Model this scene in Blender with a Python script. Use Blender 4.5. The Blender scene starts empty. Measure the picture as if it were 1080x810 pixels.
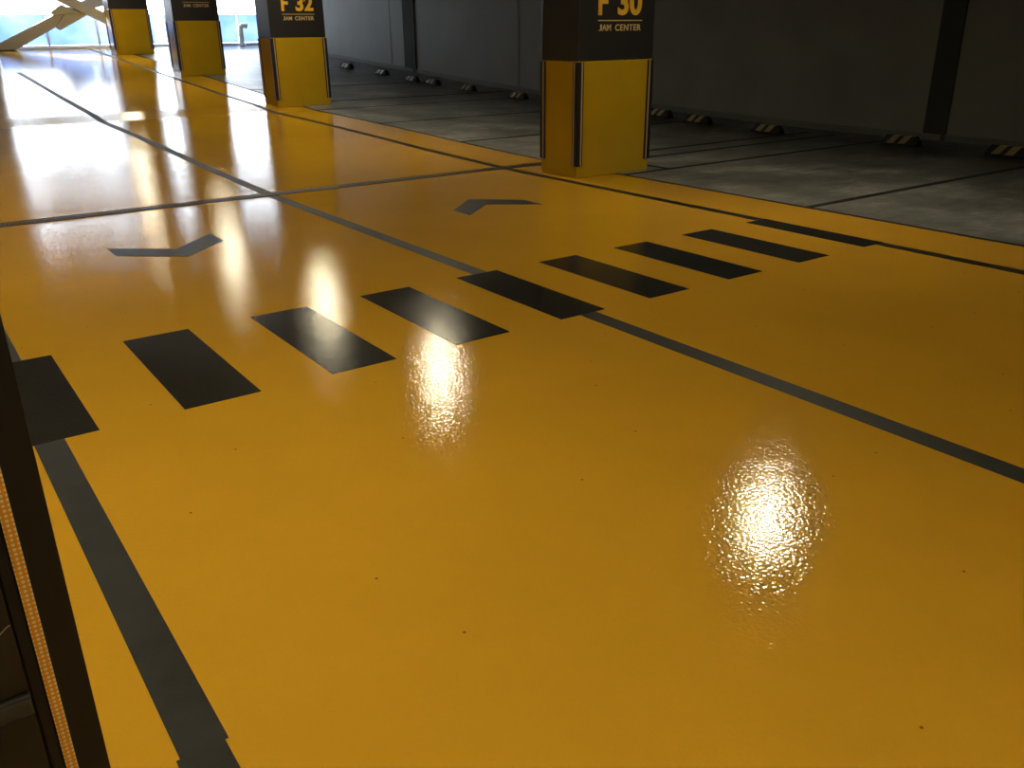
import bpy, bmesh, math, random
from mathutils import Vector, Matrix

random.seed(4)
sc = bpy.context.scene
COL = sc.collection

# ------------------------------------------------------------------ terrain
H_CAM = 1.55
PROFILE = [(-8, 0), (8.55, 0), (8.95, 0.006), (10.3, .035), (12.5, .1), (14.6, .153), (16.0, .178),
           (16.15, .184), (16.95, .252), (18.7, .342), (19.13, .368), (24.5, .697), (31.4, 1.118), (34, 1.118)]


def zf(y):
    for (a, za), (b, zb) in zip(PROFILE, PROFILE[1:]):
        if y <= b:
            return za + (zb - za) * (y - a) / (b - a)
    return PROFILE[-1][1]


def wall_x(y):
    return 12.6 - .028 * (y - 5)


# ------------------------------------------------------------------ materials
def new_mat(name):
    m = bpy.data.materials.new(name)
    m.use_nodes = True
    nt = m.node_tree
    b = nt.nodes['Principled BSDF']
    return m, nt, b


def N(nt, typ, **kw):
    n = nt.nodes.new(typ)
    for k, v in kw.items():
        if k in n.inputs:
            n.inputs[k].default_value = v
        else:
            setattr(n, k, v)
    return n


def coords(nt, scale=(1, 1, 1)):
    t = N(nt, 'ShaderNodeTexCoord')
    mp = N(nt, 'ShaderNodeMapping')
    mp.inputs['Scale'].default_value = scale
    nt.links.new(t.outputs['Object'], mp.inputs['Vector'])
    return mp.outputs['Vector']


def ramp(nt, fac, stops):
    r = N(nt, 'ShaderNodeValToRGB')
    e = r.color_ramp.elements
    while len(e) < len(stops):
        e.new(.5)
    for i, (p, c) in enumerate(stops):
        e[i].position = p
        e[i].color = (*c, 1) if len(c) == 3 else c
    nt.links.new(fac, r.inputs['Fac'])
    return r.outputs['Color']


def noise(nt, vec, scale, detail=3, rough=.5):
    n = N(nt, 'ShaderNodeTexNoise', Scale=scale, Detail=detail, Roughness=rough)
    nt.links.new(vec, n.inputs['Vector'])
    return n.outputs['Fac']


def bump(nt, b, heights):
    """heights: list of (socket, strength, distance) chained together."""
    prev = None
    for h, s, d in heights:
        bn = N(nt, 'ShaderNodeBump', Strength=s, Distance=d)
        nt.links.new(h, bn.inputs['Height'])
        if prev:
            nt.links.new(prev, bn.inputs['Normal'])
        prev = bn.outputs['Normal']
    nt.links.new(prev, b.inputs['Normal'])


def mix_col(nt, fac, a, b):
    m = N(nt, 'ShaderNodeMix', data_type='RGBA')
    nt.links.new(fac, m.inputs[0])
    for s, i in ((a, 6), (b, 7)):
        if isinstance(s, tuple):
            m.inputs[i].default_value = (*s, 1)
        else:
            nt.links.new(s, m.inputs[i])
    return m.outputs[2]


def simple(name, col, rough=.5, var=.12, nscale=6, spec=.5, bump_s=0, bump_scale=200, metal=0):
    m, nt, b = new_mat(name)
    v = coords(nt)
    f = noise(nt, v, nscale, 4)
    lo = tuple(c * (1 - var) for c in col)
    hi = tuple(min(1, c * (1 + var)) for c in col)
    nt.links.new(ramp(nt, f, [(.3, lo), (.7, hi)]), b.inputs['Base Color'])
    b.inputs['Roughness'].default_value = rough
    b.inputs['Specular IOR Level'].default_value = spec
    b.inputs['Metallic'].default_value = metal
    if bump_s:
        bump(nt, b, [(noise(nt, v, bump_scale, 2), bump_s, .002)])
    return m


def epoxy_mat(name, col, var, rough, fine=.2, spec=.5, wave=.06):
    """Glossy floor coating with a fine orange-peel surface."""
    m, nt, b = new_mat(name)
    v = coords(nt)
    big = noise(nt, v, .9, 5, .6)
    lo = tuple(c * (1 - var) for c in col)
    hi = tuple(min(1, c * (1 + var)) for c in col)
    base = ramp(nt, big, [(.32, lo), (.68, hi)])
    # small dark specks and faint worn patches
    sp = N(nt, 'ShaderNodeTexVoronoi', voronoi_dimensions='2D', Scale=1.5)
    nt.links.new(v, sp.inputs['Vector'])
    spk = ramp(nt, sp.outputs['Distance'], [(.004, (1, 1, 1)), (.009, (0, 0, 0))])
    base = mix_col(nt, spk, base, tuple(c * .25 for c in col))
    nt.links.new(base, b.inputs['Base Color'])
    streak = noise(nt, coords(nt, (1.2, 3.0, 1)), 1.3, 4, .65)
    rr = N(nt, 'ShaderNodeMapRange')
    rr.inputs['From Min'].default_value = .3
    rr.inputs['From Max'].default_value = .7
    rr.inputs['To Min'].default_value = rough * .8
    rr.inputs['To Max'].default_value = rough * 1.25
    nt.links.new(streak, rr.inputs['Value'])
    nt.links.new(rr.outputs['Result'], b.inputs['Roughness'])
    b.inputs['Specular IOR Level'].default_value = spec
    bump(nt, b, [(noise(nt, v, 2.2, 4, .55), wave, .02), (noise(nt, v, 75, 1, .4), fine, .003)])
    return m


M = {}
M['yellow_floor'] = epoxy_mat('yellow epoxy floor', (.64, .345, .024), .05, .08, fine=.30, wave=.07)
M['black_paint'] = epoxy_mat('black floor paint', (.021, .022, .022), .35, .15, fine=.25, spec=.2, wave=.05)
M['grey_line'] = simple('worn black line paint', (.042, .043, .040), .5, .25, 1.6, spec=.12, bump_s=.2, bump_scale=80)
M['chevron_paint'] = simple('matte black floor paint', (.030, .032, .037), .42, .2, 2, spec=.16, bump_s=.2, bump_scale=80)
M['left_line'] = simple('black line paint', (.028, .029, .027), .34, .3, 5, spec=.3, bump_s=.25, bump_scale=75)
M['dark_line'] = simple('dark line paint', (.018, .015, .010), .5, .2, spec=.2)
M['stall_line'] = simple('stall line paint', (.022, .022, .020), .6, .2, spec=.2)


def concrete_mat():
    m, nt, b = new_mat('power floated concrete')
    v = coords(nt)
    f1 = noise(nt, v, 1.1, 7, .72)
    c1 = ramp(nt, f1, [(.33, (.09, .094, .09)), (.5, (.22, .228, .222)), (.66, (.50, .51, .50))])
    f2 = noise(nt, coords(nt, (1, 3, 1)), 2.2, 6, .7)
    c2 = ramp(nt, f2, [(.38, (.45, .45, .45)), (.62, (1, 1, 1))])
    mx = N(nt, 'ShaderNodeMix', data_type='RGBA', blend_type='MULTIPLY')
    mx.inputs[0].default_value = .8
    nt.links.new(c1, mx.inputs[6])
    nt.links.new(c2, mx.inputs[7])
    nt.links.new(mx.outputs[2], b.inputs['Base Color'])
    b.inputs['Roughness'].default_value = .36
    bump(nt, b, [(noise(nt, v, 60, 4), .2, .003)])
    return m


M['concrete'] = concrete_mat()
M['wall_grey'] = simple('dark grey wall paint', (.080, .080, .071), .65, .1, 1.2, bump_s=.15, bump_scale=120)
M['pilaster'] = simple('charcoal pilaster paint', (.022, .022, .020), .8, .1, 1.5, spec=.15)
M['skirting'] = simple('skirting paint', (.05, .05, .045), .7, .1, 3)
M['ceiling'] = simple('grey concrete ceiling', (.22, .215, .20), .85, .12, .8, bump_s=.2, bump_scale=30)
M['facade'] = simple('facade render', (.60, .55, .49), .8, .08, 1.0)
M['pillar_dark'] = simple('charcoal pillar paint', (.022, .022, .024), .38, .1, 3, bump_s=.08)
M['pillar_yellow'] = simple('yellow pillar paint', (.45, .29, .012), .14, .06, 2.5, bump_s=.06, bump_scale=140)
M['rubber'] = simple('black rubber', (.010, .009, .008), .55, .2, 12)
M['rubber_edge'] = simple('dark maroon rubber lip', (.045, .010, .007), .5, .15, 12)
M['pale_strip'] = simple('pale reflective tape', (.42, .33, .24), .3, .1, 20)
M['sign_yellow'] = simple('yellow sign lettering', (.80, .46, .035), .5, .06, 12)
M['sign_pale'] = simple('pale sign lettering', (.62, .48, .22), .5, .06, 12)
M['charcoal_panel'] = simple('charcoal cladding', (.020, .019, .016), .45, .25, 9, bump_s=.1)
M['reveal'] = simple('dusty cladding joint', (.06, .058, .05), .6, .35, 25)
M['stop_black'] = simple('wheel stop rubber', (.007, .0065, .0055), .7, .2, 15, spec=.15)
M['stop_yellow'] = simple('wheel stop yellow band', (.12, .078, .020), .5, .2, 15)
M['drain'] = simple('dark steel grate', (.035, .029, .021), .5, .25, 20, metal=.2)
M['drain_deep'] = simple('drain channel shadow steel', (.018, .015, .011), .7, .2, 20)
M['white_metal'] = simple('white painted metal', (.82, .84, .86), .4, .03, 5)
M['steel'] = simple('grey painted steel', (.47, .49, .56), .5, .06, 3)
M['lamp_body'] = simple('lamp housing', (.6, .6, .58), .4, .05, 5)
M['conduit'] = simple('galvanised conduit', (.4, .4, .4), .4, .05, 5, metal=.8)


def strip_orange():
    m, nt, b = new_mat('orange prismatic tape')
    v = coords(nt, (1, 1, 1))
    vo = N(nt, 'ShaderNodeTexVoronoi', Scale=112, Randomness=.08)
    nt.links.new(v, vo.inputs['Vector'])
    c = ramp(nt, vo.outputs['Distance'], [(.27, (1.0, .92, .48)), (.42, (1.0, .38, .012))])
    nt.links.new(c, b.inputs['Base Color'])
    b.inputs['Roughness'].default_value = .35
    return m


M['orange_strip'] = strip_orange()


def blue_panel():
    m = bpy.data.materials.new('blue translucent sheet')
    m.use_nodes = True
    nt = m.node_tree
    nt.nodes.clear()
    out = N(nt, 'ShaderNodeOutputMaterial')
    tl = N(nt, 'ShaderNodeBsdfTranslucent')
    v = coords(nt)
    f = noise(nt, v, 1.1, 3)
    nt.links.new(ramp(nt, f, [(.35, (.17, .235, .36)), (.7, (.28, .325, .38))]), tl.inputs['Color'])
    gl = N(nt, 'ShaderNodeBsdfGlossy', Roughness=.15)
    gl.inputs['Color'].default_value = (.9, .95, 1, 1)
    mx = N(nt, 'ShaderNodeMixShader')
    mx.inputs[0].default_value = .05
    nt.links.new(tl.outputs[0], mx.inputs[1])
    nt.links.new(gl.outputs[0], mx.inputs[2])
    nt.links.new(mx.outputs[0], out.inputs['Surface'])
    return m


M['blue'] = blue_panel()


def emit(name, col, s):
    m, nt, b = new_mat(name)
    b.inputs['Base Color'].default_value = (.9, .9, .9, 1)
    b.inputs['Emission Color'].default_value = (*col, 1)
    b.inputs['Emission Strength'].default_value = s
    return m


M['lamp_glow'] = emit('warm lamp diffuser', (1.0, .86, .57), 109)


# ------------------------------------------------------------------ mesh helpers
def obj(name, bm, mats, parent=None, smooth=False):
    me = bpy.data.meshes.new(name)
    bmesh.ops.recalc_face_normals(bm, faces=bm.faces)
    bm.to_mesh(me)
    bm.free()
    for m in (mats if isinstance(mats, (list, tuple)) else [mats]):
        me.materials.append(m)
    if smooth:
        for p in me.polygons:
            p.use_smooth = True
    o = bpy.data.objects.new(name, me)
    COL.objects.link(o)
    if parent:
        o.parent = parent
    return o


def empty(name, loc=(0, 0, 0)):
    o = bpy.data.objects.new(name, None)
    o.location = loc
    o.empty_display_size = .2
    COL.objects.link(o)
    return o


def tag(o, label=None, cat=None, group=None, kind=None):
    if label:
        o['label'] = label
    if cat:
        o['category'] = cat
    if group:
        o['group'] = group
    if kind:
        o['kind'] = kind
    return o


def box(bm, lo, hi, bevel=0, mat=0):
    r = bmesh.ops.create_cube(bm, size=1)
    vs = r['verts']
    c = [(a + b) / 2 for a, b in zip(lo, hi)]
    s = [b - a for a, b in zip(lo, hi)]
    for v in vs:
        v.co = Vector((c[i] + v.co[i] * s[i] for i in range(3)))
    fs = list({f for v in vs for f in v.link_faces})
    if bevel:
        es = list({e for v in vs for e in v.link_edges})
        rb = bmesh.ops.bevel(bm, geom=es, offset=bevel, segments=2, affect='EDGES', profile=.5)
        fs = rb['faces'] + [f for f in fs if f.is_valid]
    for f in fs:
        f.material_index = mat
    return vs


def tube(bm, pts, r, seg=12):
    pts = [Vector(p) for p in pts]
    rings = []
    for i, p in enumerate(pts):
        d = (pts[min(i + 1, len(pts) - 1)] - pts[max(i - 1, 0)]).normalized()
        u = d.cross(Vector((0, 1, .01))).normalized()
        w = d.cross(u)
        rings.append([bm.verts.new(p + (u * math.cos(2 * math.pi * k / seg) + w * math.sin(2 * math.pi * k / seg)) * r) for k in range(seg)])
    for a, b in zip(rings, rings[1:]):
        for k in range(seg):
            bm.faces.new((a[k], a[(k + 1) % seg], b[(k + 1) % seg], b[k]))
    bm.faces.new(rings[0])
    bm.faces.new(list(reversed(rings[-1])))


def cyl(bm, c, r, z0, z1, seg=32, r2=None):
    r2 = r if r2 is None else r2
    a = [bm.verts.new((c[0] + r * math.cos(2 * math.pi * k / seg), c[1] + r * math.sin(2 * math.pi * k / seg), z0)) for k in range(seg)]
    b = [bm.verts.new((c[0] + r2 * math.cos(2 * math.pi * k / seg), c[1] + r2 * math.sin(2 * math.pi * k / seg), z1)) for k in range(seg)]
    for k in range(seg):
        bm.faces.new((a[k], a[(k + 1) % seg], b[(k + 1) % seg], b[k]))
    bm.faces.new(a)
    bm.faces.new(b)


def prism_y(bm, poly, y0, y1):
    """Extrude an (x, z) polygon from y0 to y1."""
    a = [bm.verts.new((x, y0, z)) for x, z in poly]
    b = [bm.verts.new((x, y1, z)) for x, z in poly]
    n = len(poly)
    bm.faces.new(a)
    bm.faces.new(list(reversed(b)))
    for k in range(n):
        bm.faces.new((a[k], b[k], b[(k + 1) % n], a[(k + 1) % n]))


# ------------------------------------------------------------------ floor
YB, YF = -6.0, 31.5
XL, X_EDGE_L, X_EDGE_R = -6.5, -.48, 6.88
ys = sorted(set([YB, 0, 4, 7, 8.3] + [8.4 + .1 * i for i in range(12)] + [10 + .5 * i for i in range(44)]
                + [15.6 + .1 * i for i in range(16)] + [YF]))
ys = [y for y in ys if y <= YF]


def sheet(bm, xs_of, rows, mat, lift=0.0):
    prev = None
    for y in rows:
        x0, x1 = xs_of(y)
        z = zf(y) + lift
        cur = (bm.verts.new((x0, y, z)), bm.verts.new((x1, y, z)))
        if prev:
            f = bm.faces.new((prev[0], prev[1], cur[1], cur[0]))
            f.material_index = mat
        prev = cur


bm = bmesh.new()
sheet(bm, lambda y: (X_EDGE_L, X_EDGE_R), ys, 0)
sheet(bm, lambda y: (X_EDGE_R, wall_x(y) + .2), ys, 1)
sheet(bm, lambda y: (XL - .1, X_EDGE_L), ys, 1)
bmesh.ops.remove_doubles(bm, verts=bm.verts, dist=1e-4)
# slab thickness
ret = bmesh.ops.extrude_face_region(bm, geom=bm.faces[:])
for v in [g for g in ret['geom'] if isinstance(g, bmesh.types.BMVert)]:
    v.co.z -= .25
floor = obj('floor', bm, [M['yellow_floor'], M['concrete']])
me = floor.data
for p in me.polygons:
    p.use_smooth = abs(p.normal.z) > .9
tag(floor, 'glossy yellow epoxy drive lane ramping up between grey concrete parking bays', kind='structure')


def marking(name, poly, mat, lift, label):
    """A painted mark: a thin film on the level floor."""
    bm = bmesh.new()
    a = [bm.verts.new((x, y, lift)) for x, y in poly]
    f = bm.faces.new(a)
    r = bmesh.ops.extrude_face_region(bm, geom=[f])
    for v in [g for g in r['geom'] if isinstance(g, bmesh.types.BMVert)]:
        v.co.z -= lift - .0002
    o = obj(name, bm, mat, floor)
    tag(o, label)
    return o


def strip_y(name, x0, x1, ya, yb, mat, lift, label, wob=0):
    rows = [ya] + [y for y in ys if ya < y < yb] + [yb]
    bm = bmesh.new()
    sheet(bm, lambda y: (x0, x1), rows, 0, lift)
    r = bmesh.ops.extrude_face_region(bm, geom=bm.faces[:])
    for v in [g for g in r['geom'] if isinstance(g, bmesh.types.BMVert)]:
        v.co.z -= lift - .0002
    o = obj(name, bm, mat, floor)
    tag(o, label)
    return o


def strip_x(name, y, w, x0, x1, mat, lift, label):
    bm = bmesh.new()
    z0, z1 = zf(y - w / 2), zf(y + w / 2)
    vs = [bm.verts.new(p) for p in ((x0, y - w / 2, z0 + lift), (x1, y - w / 2, z0 + lift), (x1, y + w / 2, z1 + lift), (x0, y + w / 2, z1 + lift))]
    f = bm.faces.new(vs)
    r = bmesh.ops.extrude_face_region(bm, geom=[f])
    for v in [g for g in r['geom'] if isinstance(g, bmesh.types.BMVert)]:
        v.co.z -= lift - .0002
    o = obj(name, bm, mat, floor)
    tag(o, label)
    return o


# lane lines
strip_y('lane_line', 3.128, 3.245, YB, 24.6, M['grey_line'], .0012, 'grey centre line running up the middle of the yellow lane')
strip_y('lane_line', 6.052, 6.160, YB, 30.9, M['dark_line'], .0012, 'dark lane line along the lettered pillars')
# the near left line was laid in two lengths that do not quite meet
strip_y('lane_line', .252, .366, 1.69, 24.6, M['left_line'], .0012, 'wide black lane line beside the near corner guard')
strip_y('lane_line', .243, .357, YB, 1.69, M['left_line'], .0012, 'offset lower end of the black lane line by the corner guard')
strip_y('edge_line', 6.85, 6.905, YB, YF - .3, M['stall_line'], .0016, 'thin dark line where yellow floor meets grey concrete')
# crosswalk
ORD = ['first crosswalk stripe from the left, joined to the wide lane line',
       'second crosswalk stripe from the left, broad and black',
       'third crosswalk stripe from the left',
       'fourth crosswalk stripe from the left, catching a lamp reflection',
       'middle crosswalk stripe, crossed by the grey centre line',
       'fourth crosswalk stripe from the right',
       'third crosswalk stripe from the right',
       'second crosswalk stripe from the right',
       'last crosswalk stripe on the right, joined to the dark lane line']
AB = [(.15, .502), (.856, 1.207), (1.566, 1.920), (2.276, 2.626), (2.990, 3.322), (3.690, 4.034),
      (4.408, 4.750), (5.140, 5.486), (5.914, 6.161)]
for (a, b), lab in zip(AB, ORD):
    marking('crosswalk_stripe', [(a, 3.715), (b, 3.715), (b, 4.85), (a, 4.85)], M['black_paint'], .002, 'black ' + lab)
marking('direction_chevron', [(1.29, 7.23), (1.29, 6.93), (1.725, 6.585), (2.108, 6.95), (2.108, 7.28), (1.715, 6.88)],
        M['chevron_paint'], .002, 'black chevron in the left lane pointing towards the crosswalk')
marking('direction_chevron', [(4.23, 6.87), (4.223, 6.574), (4.635, 6.93), (5.056, 6.596), (5.06, 6.885), (4.645, 7.25)],
        M['chevron_paint'], .002, 'black chevron in the right lane pointing away from the crosswalk')
# stall lines on the concrete
for y, x0, lab in [(4.955, 6.9, 'stall line nearest the camera'), (7.45, 6.9, 'stall line meeting the front of pillar F 30'),
                   (8.34, 7.42, 'stall line just behind pillar F 30'), (8.80, 6.9, 'stall line in line with the drain'),
                   (10.92, 6.9, 'stall line past the drain'), (13.43, 6.9, 'stall line half way between pillars F 30 and F 32'),
                   (15.95, 6.9, 'stall line just in front of pillar F 32'), (16.9, 7.5, 'stall line just behind pillar F 32'),
                   (19.4, 6.9, 'stall line beyond pillar F 32')]:
    strip_x('stall_line', y, .085, x0, wall_x(y) - .45, M['stall_line'], .0014, 'dark ' + lab)
strip_y('stall_line', 7.56, 7.64, 7.45, 8.34, M['stall_line'], .0018, 'short dark line beside pillar F 30')

# ------------------------------------------------------------------ shell
CZ = 3.34


def struct(name, bm, m, label=None):
    o = obj(name, bm, m)
    o['kind'] = 'structure'
    if label:
        o['label'] = label
    return o


bm = bmesh.new()
box(bm, (XL - .3, YB - .3, CZ), (13.4, YF + .3, CZ + .3))
ceiling = struct('ceiling', bm, M['ceiling'])

bm = bmesh.new()
rows = [YB - .3, YF]
vs = []
for y in rows:
    x = wall_x(y)
    vs.append([bm.verts.new((x, y, -.3)), bm.verts.new((x + .3, y, -.3)), bm.verts.new((x + .3, y, CZ)), bm.verts.new((x, y, CZ))])
a, b = vs
bm.faces.new(a)
bm.faces.new(list(reversed(b)))
for k in range(4):
    bm.faces.new((a[k], b[k], b[(k + 1) % 4], a[(k + 1) % 4]))
wall_r = struct('wall_right', bm, M['wall_grey'], 'dark grey wall behind the parking bays')
# pilasters, thin vertical joints
for y0, y1, lab in [(6.86, 7.20, 'charcoal pilaster behind a wheel stop'), (21.3, 21.9, 'charcoal pilaster at the bluish far end of the wall')]:
    bm = bmesh.new()
    x = wall_x((y0 + y1) / 2)
    box(bm, (x - .022, y0, zf(y0) - .02), (x + .05, y1, CZ), .004)
    tag(obj('pilaster', bm, M['pilaster'], wall_r), lab)
for y in (16.9, 22.6):
    bm = bmesh.new()
    x = wall_x(y)
    box(bm, (x - .006, y - .02, zf(y)), (x + .02, y + .02, CZ))
    obj('wall_joint', bm, M['skirting'], wall_r)
bm = bmesh.new()
prev = None
for y in [YB] + [v for v in ys if YB < v < YF - .2] + [YF - .2]:
    x, z = wall_x(y), zf(y)
    cur = [bm.verts.new(p) for p in ((x - .025, y, z), (x + .02, y, z), (x + .02, y, z + .09), (x - .025, y, z + .09))]
    if prev:
        for k in range(4):
            bm.faces.new((prev[k], cur[k], cur[(k + 1) % 4], prev[(k + 1) % 4]))
    else:
        bm.faces.new(cur)
    prev = cur
bm.faces.new(prev)
struct('baseboard_right', bm, M['skirting'])

bm = bmesh.new()
box(bm, (XL - .3, YB - .3, -.3), (XL, YF, CZ))
struct('wall_left', bm, M['wall_grey'])
bm = bmesh.new()
box(bm, (XL, YB - .3, -.3), (13.1, YB, CZ))
struct('wall_back', bm, M['wall_grey'])
# far facade: solid to the left, wide open bay to the right
bm = bmesh.new()
box(bm, (XL, YF, .6), (3.66, YF + .3, CZ))
struct('wall_front', bm, M['facade'])

# ------------------------------------------------------------------ far parapet
ZP = zf(31.4)
par = empty('parapet', (7.3, 31.62, ZP))
tag(par, 'waist-high blue translucent parapet across the bright open end of the ramp', 'parapet')


def pobj(name, bm, m):
    o = obj(name, bm, m, par)
    o.matrix_parent_inverse = Matrix.Translation(-par.location)
    return o


edges = [3.66, 5.10, 6.55, 8.30]
for x0, x1 in zip(edges, edges[1:]):
    bm = bmesh.new()
    box(bm, (x0 + .02, 31.60, ZP + .10), (x1 - .02, 31.612, ZP + .98))
    pobj('blue_panel', bm, M['blue'])
for x0, x1 in ((8.62, 10.0), (10.0, 11.05), (11.05, 11.83)):
    bm = bmesh.new()
    box(bm, (x0 + .02, 31.60, ZP + .10), (x1 - .02, 31.612, ZP + .98))
    pobj('blue_panel', bm, M['blue'])
for x in edges[1:-1] + [10.0, 11.78]:
    bm = bmesh.new()
    box(bm, (x - .03, 31.57, ZP + .0), (x + .03, 31.64, ZP + .98), .006)
    tag(pobj('post', bm, M['steel']), 'thin grey post')
bm = bmesh.new()
box(bm, (3.66, 31.50, ZP - .2), (11.82, 31.72, ZP + .085), .01)
tag(pobj('kerb', bm, M['white_metal']), 'white kerb under the panels')
bm = bmesh.new()
box(bm, (3.66, 31.44, ZP - .2), (11.82, 31.50, ZP + .022), .005)
tag(pobj('sill_strip', bm, M['steel']), 'grey strip at the foot of the kerb')

# white bent pipe standing in front of the parapet
zp = zf(31.2)
bm = bmesh.new()
tube(bm, [(11.02, 31.25, zp), (11.02, 31.25, zp + .55), (11.03, 31.25, zp + .60), (11.08, 31.25, zp + .635), (11.16, 31.25, zp + .64), (11.25, 31.25, zp + .61)], .085, 16)
pipe = obj('vent_pipe', bm, M['white_metal'], smooth=True)
tag(pipe, 'short white bent pipe standing before the blue parapet between pillars F 32 and F 34', 'pipe')
bm = bmesh.new()
cyl(bm, (11.02, 31.25), .13, zp, zp + .03, 20)
obj('flange', bm, M['white_metal'], pipe)

# ------------------------------------------------------------------ steel X brace
brace = empty('steel_brace', (4.2, 31.0, zf(31.0)))
tag(brace, 'crossed grey steel box beams bracing the open end, beside the farthest pillar', 'brace')


def bobj(name, poly, y0, y1, m=M['steel']):
    bm = bmesh.new()
    prism_y(bm, poly, y0, y1)
    bmesh.ops.bevel(bm, geom=bm.edges[:], offset=.012, segments=1, affect='EDGES')
    o = obj(name, bm, m, brace)
    o.matrix_parent_inverse = Matrix.Translation(-brace.location)
    return o


# members run over the whole opening, drawn in the (x, z) plane
def beam_poly(p, q, w):
    p, q = Vector(p), Vector(q)
    d = (q - p).normalized()
    n = Vector((-d.y, d.x)) * w / 2
    return [tuple(p + n), tuple(p - n), tuple(q - n), tuple(q + n)]


bobj('lower_arm', [(3.40, 1.10), (4.05, 1.10), (5.29, 1.74), (6.2, 2.16), (5.95, 2.40), (5.58, 2.21), (3.40, 1.17)], 30.92, 31.18)
bobj('splice_plate', [(5.27, 1.74), (5.37, 1.64), (6.25, 2.09), (6.10, 2.40), (5.60, 2.15)], 30.88, 31.22)
bobj('upper_arm', [(5.95, 2.32), (6.10, 2.12), (6.72, 2.36), (8.40, 3.32), (7.70, 3.32), (6.3, 2.60)], 30.92, 31.18)
bobj('cross_beam', [(5.36, 2.47), (3.55, 3.32), (4.25, 3.32), (5.90, 2.50), (7.8, 1.566), (7.8, 1.10), (7.45, 1.10), (7.45, 1.425)], 30.62, 30.90)
bobj('flange_stub', [(5.17, 2.14), (5.27, 2.06), (5.98, 2.13), (5.50, 2.36)], 30.78, 31.10)
bobj('flange_stub', [(6.05, 2.43), (6.38, 2.24), (6.74, 2.34), (6.60, 2.62)], 30.78, 31.10)

# ------------------------------------------------------------------ pillars
PW, PD = 1.085, .64
GL, GT = .077, .012


def text_mesh(body, height, width, parent, mname, name, x, y, z, bold, spacing=1.0):
    """Lettering with real thickness on a face that looks along -y."""
    cu = bpy.data.curves.new(name, 'FONT')
    cu.body = body
    cu.offset = bold
    cu.size = 1
    cu.extrude = .004
    cu.space_character = spacing
    t = bpy.data.objects.new(name, cu)
    COL.objects.link(t)
    dg = bpy.context.evaluated_depsgraph_get()
    dg.update()
    me = bpy.data.meshes.new_from_object(t.evaluated_get(dg))
    bpy.data.objects.remove(t)
    xs = [v.co.x for v in me.vertices]
    yy = [v.co.y for v in me.vertices]
    sx, sy = width / (max(xs) - min(xs)), height / (max(yy) - min(yy))
    for v in me.vertices:
        px, py, pz = (v.co.x - min(xs)) * sx, (v.co.y - min(yy)) * sy, v.co.z
        v.co = (x + px, y - pz, z + py)
    me.materials.clear()
    me.materials.append(M[mname])
    me.name = name
    o = bpy.data.objects.new(name, me)
    COL.objects.link(o)
    o.parent = parent
    return o


def guard_mesh(cx, cy, sx, sy, z0, z1, root, strip_mat, strip_label=None, lip='rubber_edge'):
    """L-shaped rubber corner guard; the corner is (cx, cy), legs run along sx and sy; strip and lip are sub-parts."""
    bm = bmesh.new()
    o0 = GT

    def leg_x(bm, a, b, t0, t1, za, zb):
        x0, x1 = sorted((cx + sx * a, cx + sx * b))
        y0, y1 = sorted((cy - sy * t0, cy - sy * t1))
        box(bm, (x0, y0, za), (x1, y1, zb), .002)

    def leg_y(bm, a, b, t0, t1, za, zb):
        y0, y1 = sorted((cy + sy * a, cy + sy * b))
        x0, x1 = sorted((cx - sx * t0, cx - sx * t1))
        box(bm, (x0, y0, za), (x1, y1, zb), .002)

    leg_x(bm, -o0, GL - .018, 0, o0, z0, z1)
    leg_y(bm, -o0 + .001, GL - .018, 0, o0, z0, z1)
    g = obj('corner_guard', bm, M['rubber'], root)
    bm = bmesh.new()
    leg_x(bm, .038, .0565, o0, o0 + .0025, z0 + .004, z1 - .004)
    leg_y(bm, .038, .0565, o0, o0 + .0025, z0 + .004, z1 - .004)
    s = obj('reflective_strip', bm, strip_mat, g)
    if strip_label:
        s['label'] = strip_label
    bm = bmesh.new()
    leg_x(bm, GL - .018, GL, 0, o0 * .8, z0, z1)
    leg_y(bm, GL - .018, GL, 0, o0 * .8, z0, z1)
    obj('guard_lip', bm, M[lip], g)
    return g


def pillar(x0, y0, number, label):
    zb = zf(y0)
    root = empty('pillar', (x0 + PW / 2, y0 + PD / 2, zb))
    tag(root, label, 'pillar', 'numbered pillars along the lane', 'thing')
    root['label'] = label
    hw, hd = PW / 2, PD / 2
    bm = bmesh.new()
    box(bm, (-hw, -hd, 1.225), (hw, hd, CZ - zb), .008)
    tag(obj('shaft', bm, M['pillar_dark'], root), 'charcoal upper shaft')
    bm = bmesh.new()
    box(bm, (-hw, -hd, .0), (hw, hd, 1.225), .008)
    # slope the foot with the ramp
    for v in bm.verts:
        if v.co.z < .1:
            v.co.z += zf(y0 + hd + v.co.y) - zb
    tag(obj('painted_base', bm, M['pillar_yellow'], root), 'yellow painted base')
    for sx in (1, -1):
        for sy in (1, -1):
            guard_mesh(-sx * hw, -sy * hd, sx, sy, .13 + (.03 if sy < 0 else 0), 1.215, root, M['pale_strip'], 'pale reflective strip')
    yf = -hd - .001
    tx = -hw + .26
    text_mesh('F', .262, .135, root, 'sign_yellow', 'number_lettering', tx, yf, .452 + 1.225, .035)
    text_mesh(number, .262, .35, root, 'sign_yellow', 'number_lettering', tx + .275, yf, .452 + 1.225, .035)
    bm = bmesh.new()
    box(bm, (tx, yf - .004, 1.620), (tx + .635, yf + .0005, 1.630))
    obj('sign_rule', bm, M['sign_pale'], root)
    text_mesh('J', .066, .045, root, 'sign_pale', 'name_lettering', tx + .01, yf, 1.522, .018)
    text_mesh('AM', .066, .125, root, 'sign_pale', 'name_lettering', tx + .06, yf, 1.522, .018)
    text_mesh('CENTER', .066, .375, root, 'sign_pale', 'name_lettering', tx + .245, yf, 1.522, .018, 1.12)
    return root


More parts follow.
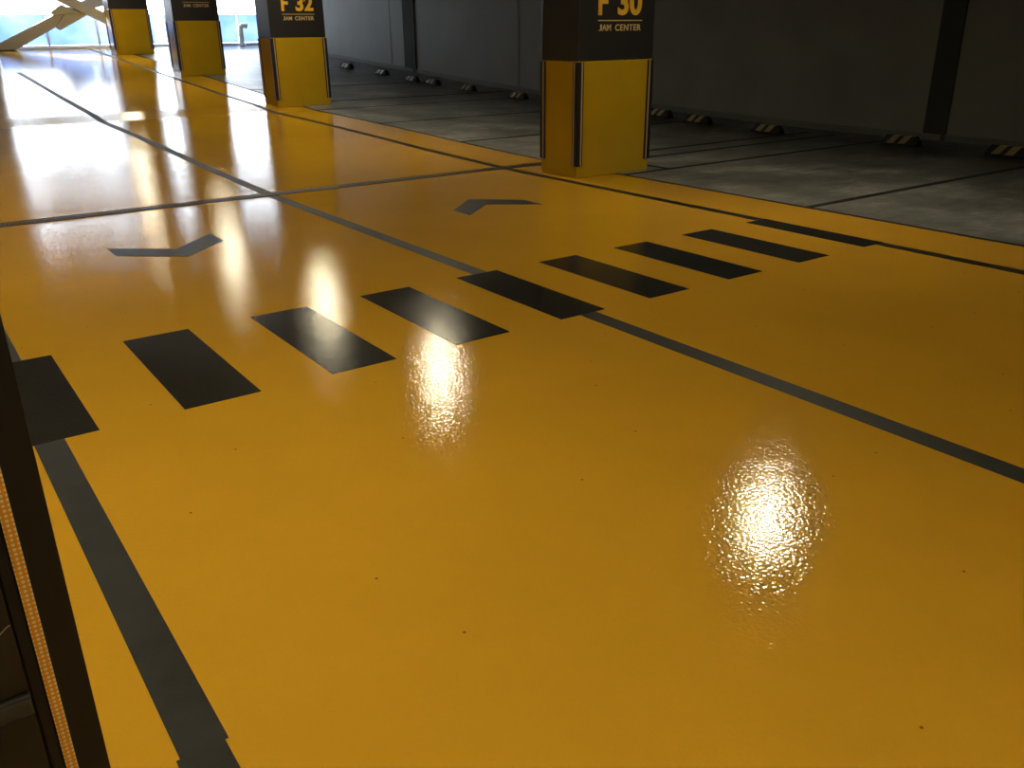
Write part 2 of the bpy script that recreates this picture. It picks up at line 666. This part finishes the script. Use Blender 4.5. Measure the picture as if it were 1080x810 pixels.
pillar(6.285, 7.58, '30', 'square charcoal and yellow pillar lettered F 30, nearest of the lettered row')
pillar(6.375, 16.52, '32', 'square charcoal and yellow pillar lettered F 32, next beyond pillar F 30')
pillar(6.375, 22.55, '34', 'square charcoal and yellow pillar lettered F 34, lit white on its lane side')
pillar(6.385, 28.85, '36', 'smallest charcoal and yellow pillar, farthest up the ramp by the steel brace')

# near pillar by the camera: charcoal cladding, only its corner shows
NX, NY = .0965, 1.45
root = empty('pillar', (NX - PW / 2, NY + PD / 2, 0))
tag(root, 'dark charcoal pillar beside the camera with a black corner guard and orange strip', 'pillar', None, 'thing')
hw, hd = PW / 2, PD / 2
bm = bmesh.new()
box(bm, (-hw + .012, -hd + .014, 0), (hw - .012, hd - .012, CZ - .004), .004)
obj('shaft', bm, M['pillar_dark'], root)
G2 = .012
bm = bmesh.new()
box(bm, (-hw + .02, -hd + G2 * .3, .50), (hw - .092, -hd + .016, 1.225), .003)
up = obj('cladding_panel', bm, M['charcoal_panel'], root)
tag(up, 'charcoal panel above the dusty joint')
bm = bmesh.new()
a_, b_ = Vector((.455 - .02, 0, .62)), Vector((.455, 0, .66))
tube(bm, [(hw - .135, -hd + .0036, .60), (hw - .115, -hd + .0036, .625), (hw - .10, -hd + .0036, .637), (hw - .094, -hd + .0036, .640)], .0012, 6)
tag(obj('scratch', bm, M['pale_strip'], up), 'pale curved scratch')
bm = bmesh.new()
box(bm, (-hw + .02, -hd + G2 * .3, .02), (hw - .092, -hd + .016, .452), .003)
tag(obj('cladding_panel', bm, M['charcoal_panel'], root), 'charcoal panel below the dusty joint')
bm = bmesh.new()
box(bm, (-hw + .02, -hd + .001, .452), (hw - .092, -hd + .016, .488), .004)
box(bm, (-hw + .02, -hd - .002, .490), (hw - .092, -hd + .016, .497), .002)
tag(obj('joint_trim', bm, M['reveal'], root), 'dusty grey joint between panels')
for sx in (1, -1):
    for sy in (1, -1):
        guard_mesh(-sx * (hw - GT), -sy * (hd - GT), sx, sy, .13, 1.225, root, M['orange_strip'], 'orange reflective strip with bright beads', 'rubber')

# ------------------------------------------------------------------ drain
drain = empty('drain_channel', (3.2, 8.75, 0))
tag(drain, 'narrow dark slotted drain crossing the yellow lane at the foot of the ramp', 'drain')
bm = bmesh.new()
box(bm, (X_EDGE_L - 3.2, -.07, .0004), (X_EDGE_R - 3.2, .07, .003))
obj('channel', bm, M['drain_deep'], drain)
bm = bmesh.new()
for y0, y1 in ((-.09, -.07), (.07, .09)):
    box(bm, (X_EDGE_L - 3.2, y0, .0), (X_EDGE_R - 3.2, y1, .007), .002)
obj('channel_frame', bm, M['drain'], drain)
bm = bmesh.new()
x = X_EDGE_L - 3.2 + .02
while x < X_EDGE_R - 3.2 - .03:
    box(bm, (x, -.069, .003), (x + .018, .069, .0055))
    x += .034
box(bm, (X_EDGE_L - 3.2, -.012, .003), (X_EDGE_R - 3.2, .012, .0065))
obj('grate', bm, M['drain'], drain)

# ------------------------------------------------------------------ wheel stops
SL, SD, SH = .53, .16, .122


def stop_body_bm():
    """Trapezoid section, sloped ends; local origin under the middle, front looks along -x."""
    bm = bmesh.new()
    sec = [(-.08, 0), (.08, 0), (.08, .02), (.045, SH), (-.03, SH), (-.08, .02)]

    def ring(y, k):
        return [bm.verts.new((px, y, pz * (k if pz > .02 else 1))) for px, pz in sec]
    rs = [ring(-SL / 2, .55), ring(-SL / 2 + .05, 1), ring(SL / 2 - .05, 1), ring(SL / 2, .55)]
    for a, b in zip(rs, rs[1:]):
        for k in range(6):
            bm.faces.new((a[k], a[(k + 1) % 6], b[(k + 1) % 6], b[k]))
    bm.faces.new(rs[0])
    bm.faces.new(list(reversed(rs[-1])))
    return bm


def stop_band_bm(yc):
    """A slanted yellow band wrapped over the front slope and the top."""
    bm = bmesh.new()
    e = .002
    s = .035     # slant
    w = .05
    prof = [(-.08 - e, .022, -s), (-.03 - e, SH + e, s), (.045, SH + e, s + .02)]
    prev = None
    for px, pz, off in prof:
        cur = (bm.verts.new((px, yc - w - off, pz)), bm.verts.new((px, yc + w - off, pz)))
        if prev:
            bm.faces.new((prev[0], prev[1], cur[1], cur[0]))
        prev = cur
    r = bmesh.ops.extrude_face_region(bm, geom=bm.faces[:])
    for v in [g for g in r['geom'] if isinstance(g, bmesh.types.BMVert)]:
        v.co.x += .003
        v.co.z -= .002
    return bm


STOPS = [(11.66, 5.52, 'black and yellow wheel stop cut by the right edge of the photo'),
         (11.72, 7.03, 'black and yellow wheel stop in front of the near charcoal wall pilaster'),
         (11.45, 9.14, 'wheel stop in the bay just right of pillar F 30, by the paired stall lines'),
         (11.50, 10.66, 'wheel stop second to the right of pillar F 30'),
         (11.60, 11.68, 'wheel stop half hidden behind the right edge of pillar F 30'),
         (11.42, 15.75, 'wheel stop next to the left edge of pillar F 30'),
         (11.22, 17.42, 'wheel stop second to the left of pillar F 30'),
         (11.15, 18.86, 'wheel stop third to the left of pillar F 30, close beside another'),
         (11.03, 19.62, 'wheel stop directly in front of the far charcoal wall pilaster'),
         (11.06, 21.22, 'wheel stop second from pillar F 32, left of the far wall pilaster'),
         (10.98, 23.10, 'farthest wheel stop, next to the right edge of pillar F 32')]
src = None
for x, y, lab in STOPS:
    if src is None:
        r = empty('wheel_stop')
        obj('body', stop_body_bm(), M['stop_black'], r)
        for yc in (-.075, .095):
            obj('yellow_band', stop_band_bm(yc), M['stop_yellow'], r)
        src = r
    else:
        r = src.copy()
        COL.objects.link(r)
        for ch in src.children:
            c = ch.copy()
            COL.objects.link(c)
            c.parent = r
    slope = (zf(y + .3) - zf(y - .3)) / .6
    r.location = (x, y, zf(y) + .001)
    r.rotation_euler = (math.atan(slope), 0, math.radians(1.6))
    tag(r, lab, 'wheel stop', 'wheel stops along the grey wall')

# ------------------------------------------------------------------ ceiling lamps (right row glows in the floor, left ones are added fill)
lsrc = None


def lamp(x, y, lab):
    global lsrc
    if lsrc is None:
        r = empty('ceiling_lamp')
        bm = bmesh.new()
        cyl(bm, (0, 0), .25, -.10, -.02, 48, .22)
        cyl(bm, (0, 0), .06, -.02, 0.0, 20)
        obj('housing', bm, M['lamp_body'], r)
        bm = bmesh.new()
        cyl(bm, (0, 0), .225, -.1006, -.098, 48)
        obj('diffuser', bm, M['lamp_glow'], r)
        lsrc = r
    else:
        r = lsrc.copy()
        COL.objects.link(r)
        for ch in lsrc.children:
            c = ch.copy()
            COL.objects.link(c)
            c.parent = r
    r.location = (x, y, CZ)
    tag(r, lab, 'lamp', 'round ceiling lamps over the lane')


for x, y, lab in [(6.72, 4.88, 'round ceiling lamp whose glow lies big on the near yellow floor'),
                  (6.20, 10.60, 'round ceiling lamp whose glow falls beside the fourth crosswalk stripe'),
                  (6.20, 14.75, 'round ceiling lamp mirrored in a streak above the third crosswalk stripe'),
                  (6.20, 19.90, 'round ceiling lamp mirrored in a faint streak by the left chevron'),
                  (6.10, 26.60, 'round ceiling lamp mirrored in the shiny ramp'),
                  (.25, 2.70, 'added unseen fill lamp over the wide black line'),  # from here on fill lamps outside the view, added to brighten the left floor
                  (-.60, 7.20, 'added unseen fill lamp over the left lane before the drain'),
                  (-.60, 10.90, 'added unseen fill lamp over the left end of the drain'),
                  (.90, -1.20, 'added unseen fill lamp behind the camera over the left line')]:  # extra lamp added to light the near floor and the orange strip
    lamp(x, y, lab)

# ------------------------------------------------------------------ daylight
w = bpy.data.worlds.new('World')
sc.world = w
w.use_nodes = True
bg = w.node_tree.nodes['Background']
bg.inputs['Color'].default_value = (.80, .90, 1.0, 1)
bg.inputs['Strength'].default_value = 12.0

sun = bpy.data.lights.new('sun', 'SUN')
sun.energy = 22
sun.angle = math.radians(.6)
sun.color = (1, .96, .88)
so = bpy.data.objects.new('sun', sun)
COL.objects.link(so)
so.rotation_euler = Vector((.30, -1.0, -.55)).to_track_quat('-Z', 'Y').to_euler()

# ------------------------------------------------------------------ camera
cam = bpy.data.cameras.new('camera')
cam.sensor_fit = 'HORIZONTAL'
cam.sensor_width = 36
cam.lens = 915 / 1080 * 36
cam.clip_start = .02
co = bpy.data.objects.new('camera', cam)
COL.objects.link(co)
pt, rl, yw = math.radians(22.25), math.radians(-.565), math.radians(35.37)
fwd = Vector((math.sin(yw) * math.cos(pt), math.cos(yw) * math.cos(pt), -math.sin(pt)))
right = Vector((math.cos(yw), -math.sin(yw), 0))
upv = right.cross(fwd)
r2 = right * math.cos(rl) + upv * math.sin(rl)
u2 = -right * math.sin(rl) + upv * math.cos(rl)
mat = Matrix((r2, u2, -fwd)).transposed().to_4x4()
mat.translation = (0, 0, H_CAM)
co.matrix_world = mat
sc.camera = co

sc.view_settings.view_transform = 'Standard'
sc.view_settings.look = 'None'
sc.view_settings.exposure = 0
sc.view_settings.gamma = 1
sc.view_settings.use_curve_mapping = False
sc.cycles.use_denoising = True
sc.cycles.max_bounces = 8
sc.cycles.diffuse_bounces = 5
sc.cycles.sample_clamp_indirect = 10
